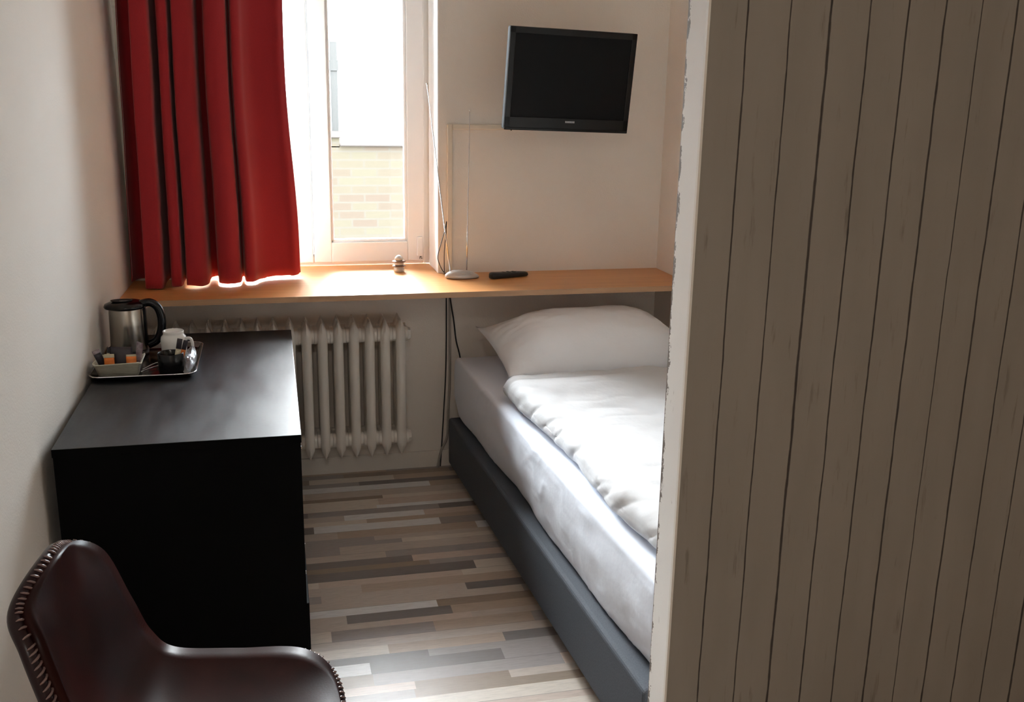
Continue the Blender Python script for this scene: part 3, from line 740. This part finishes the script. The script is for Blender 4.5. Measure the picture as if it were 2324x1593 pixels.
# pillow: two skins meeting at a flat hem, plump in the middle
PX, PYY = 1.19, 3.62
NU, NV = 60, 44
def pil(u, v, side):
    au, av = abs(u), abs(v)
    e = (1-au**3.2)*(1-av**3.0); e = max(e, 0)
    x = .400*u*(1-.07*(1-au)*0 - .05*(1-av**2)*au**3); y = .235*v*(1-.10*(1-au**2)*av**3)
    th = .175*e**.85
    wr = .006*noise.noise(Vector((u*3, v*3, side))) + .0035*noise.noise(Vector((u*9, v*7, side+3)))*(au > .3)
    z = (th+wr*min(1, e*4)) if side > 0 else -.035*e**.5
    cr = (1-abs(noise.noise(Vector((u*2.2+3, v*4.5+u*2, 8)))))**12*au**1.5
    if side > 0: z -= .012*cr*min(1, e*3)
    bend = .030*u*u + (.020 if (u < -.75) else 0)*((-u-.75)/.25)*max(0, v+.2)
    return Vector((x, y, z+bend))
m = MB()
for side in (1, -1):
    m.grid([[pil(-1+2*i/NU, -1+2*j/NV, side) for j in range(NV+1)] for i in range(NU+1)], flip=side < 0)
plw = put('pillow', m, Mt['pillow'], smooth=True)
plw.location = (PX, PYY, MZ1+.071); plw.rotation_euler = (.13, 0, BA+.02)
tag(plw, 'plump white pillow at the head of the bed against the wall', 'pillow')

# ------------------------------------------------------------------ leather chair
CP = [(.214,0,.437),(.193,.133,.451),(.133,.190,.476),(0,.209,.472),(-.134,.208,.484),(-.189,.207,.535),(-.218,.194,.622),(-.255,.173,.730),(-.290,.114,.773),(-.279,0,.805)]
ch = thing('leather_chair', 'dark oxblood leather bucket chair with stitched rim in front of the desk', 'chair', (-.130, 1.680, 0), -.119)
full = CP + [(a, -b_, c) for a, b_, c in CP[1:-1][::-1]]
n = len(full); rim = []
for i in range(n):
    p0, p1, p2, p3 = [Vector(full[k % n]) for k in (i-1, i, i+1, i+2)]
    for j in range(10):
        t = j/10; rim.append(.5*((2*p1)+(p2-p0)*t+(2*p0-5*p1+4*p2-p3)*t*t+(3*p1-p0-3*p2+p3)*t**3))
NR = len(rim)   # 180; index 0 front centre, NR/2 back top centre
half = NR//2
# centre line of the shell, from front centre to back top centre
cl = cat([(.214, 0, .437), (.17, 0, .440), (.06, 0, .432), (-.05, 0, .430), (-.14, 0, .442), (-.200, 0, .485), (-.240, 0, .56), (-.262, 0, .66), (-.276, 0, .75), (-.279, 0, .805)], 10)
NS = len(cl)
rows = []
for i in range(half+1):
    a = rim[i]; bq = rim[(NR-i) % NR]
    c = cl[round(i/half*(NS-1))]
    # move the centre index so that rows stay roughly straight across
    f_ = i/half*(NS-1); k0 = int(min(f_, NS-2)); c = cl[k0].lerp(cl[k0+1], f_-k0)
    r = []
    K = 16
    for j in range(K+1):
        s = -1+2*j/K; w_ = abs(s)**2.2
        lin = (a if s > 0 else bq)
        p = Vector((c.x*(1-w_)+lin.x*w_, (a.y if s > 0 else -bq.y)*s, c.z*(1-w_)+lin.z*w_))
        if i in (0, half): p = c.copy()
        r.append(p)
    rows.append(r)
sh_ = put('seat_shell', MB().grid(rows), Mt['leather'], ch, smooth=True)
k = sh_.modifiers.new('thickness', 'SOLIDIFY'); k.thickness = .022; k.offset = -1
put('rolled_rim', MB().tube([p + Vector((-.004 if p.z > .55 else 0, .004 if p.y > 0 else -.004, -.006)) for p in rim], .0125, 10, closed=True), Mt['rim_leather'], ch, smooth=True)
m = MB()
cen = Vector((-.03, 0, .5))
arc_len = 0
for i in range(NR):
    p = rim[i]; q = rim[(i+1) % NR]; t = (q-p); L = t.length; t.normalize()
    arc_len += L
    if arc_len < .0085: continue
    arc_len = 0
    c = p + Vector((-.004 if p.z > .55 else 0, .004 if p.y > 0 else -.004, -.006))
    e1 = Vector((0, 0, 1)) if p.z < .50 else Vector((1, 0, .3)).normalized()
    e1 = (e1 - t*e1.dot(t)).normalized()
    e2 = t.cross(e1).normalized(); e2 = e2 if e2.dot(p-cen) > 0 else -e2
    m.tube([c + (e1*math.cos(a)+e2*math.sin(a))*.0138 + t*(.0045*a) for a in (-1.15, -.7, -.2, .3, .8, 1.15)], [.0010, .0021, .0024, .0024, .0021, .0010], 5)
put('rim_stitching', m, Mt['thread'], ch, smooth=True)
for sx_, sy__ in ((1, 1), (1, -1), (-1, 1), (-1, -1)):
    put('leg', MB().tube([(.10*sx_, .11*sy__, .412), (.20*sx_, .205*sy__, .0)], .010, 12), Mt['metal_black'], ch, smooth=True)
put('under_frame', MB().tube([(.10, .11, .408), (.10, -.11, .408), (-.10, -.11, .408), (-.10, .11, .408)], .009, 8, closed=True), Mt['metal_black'], ch, smooth=True)
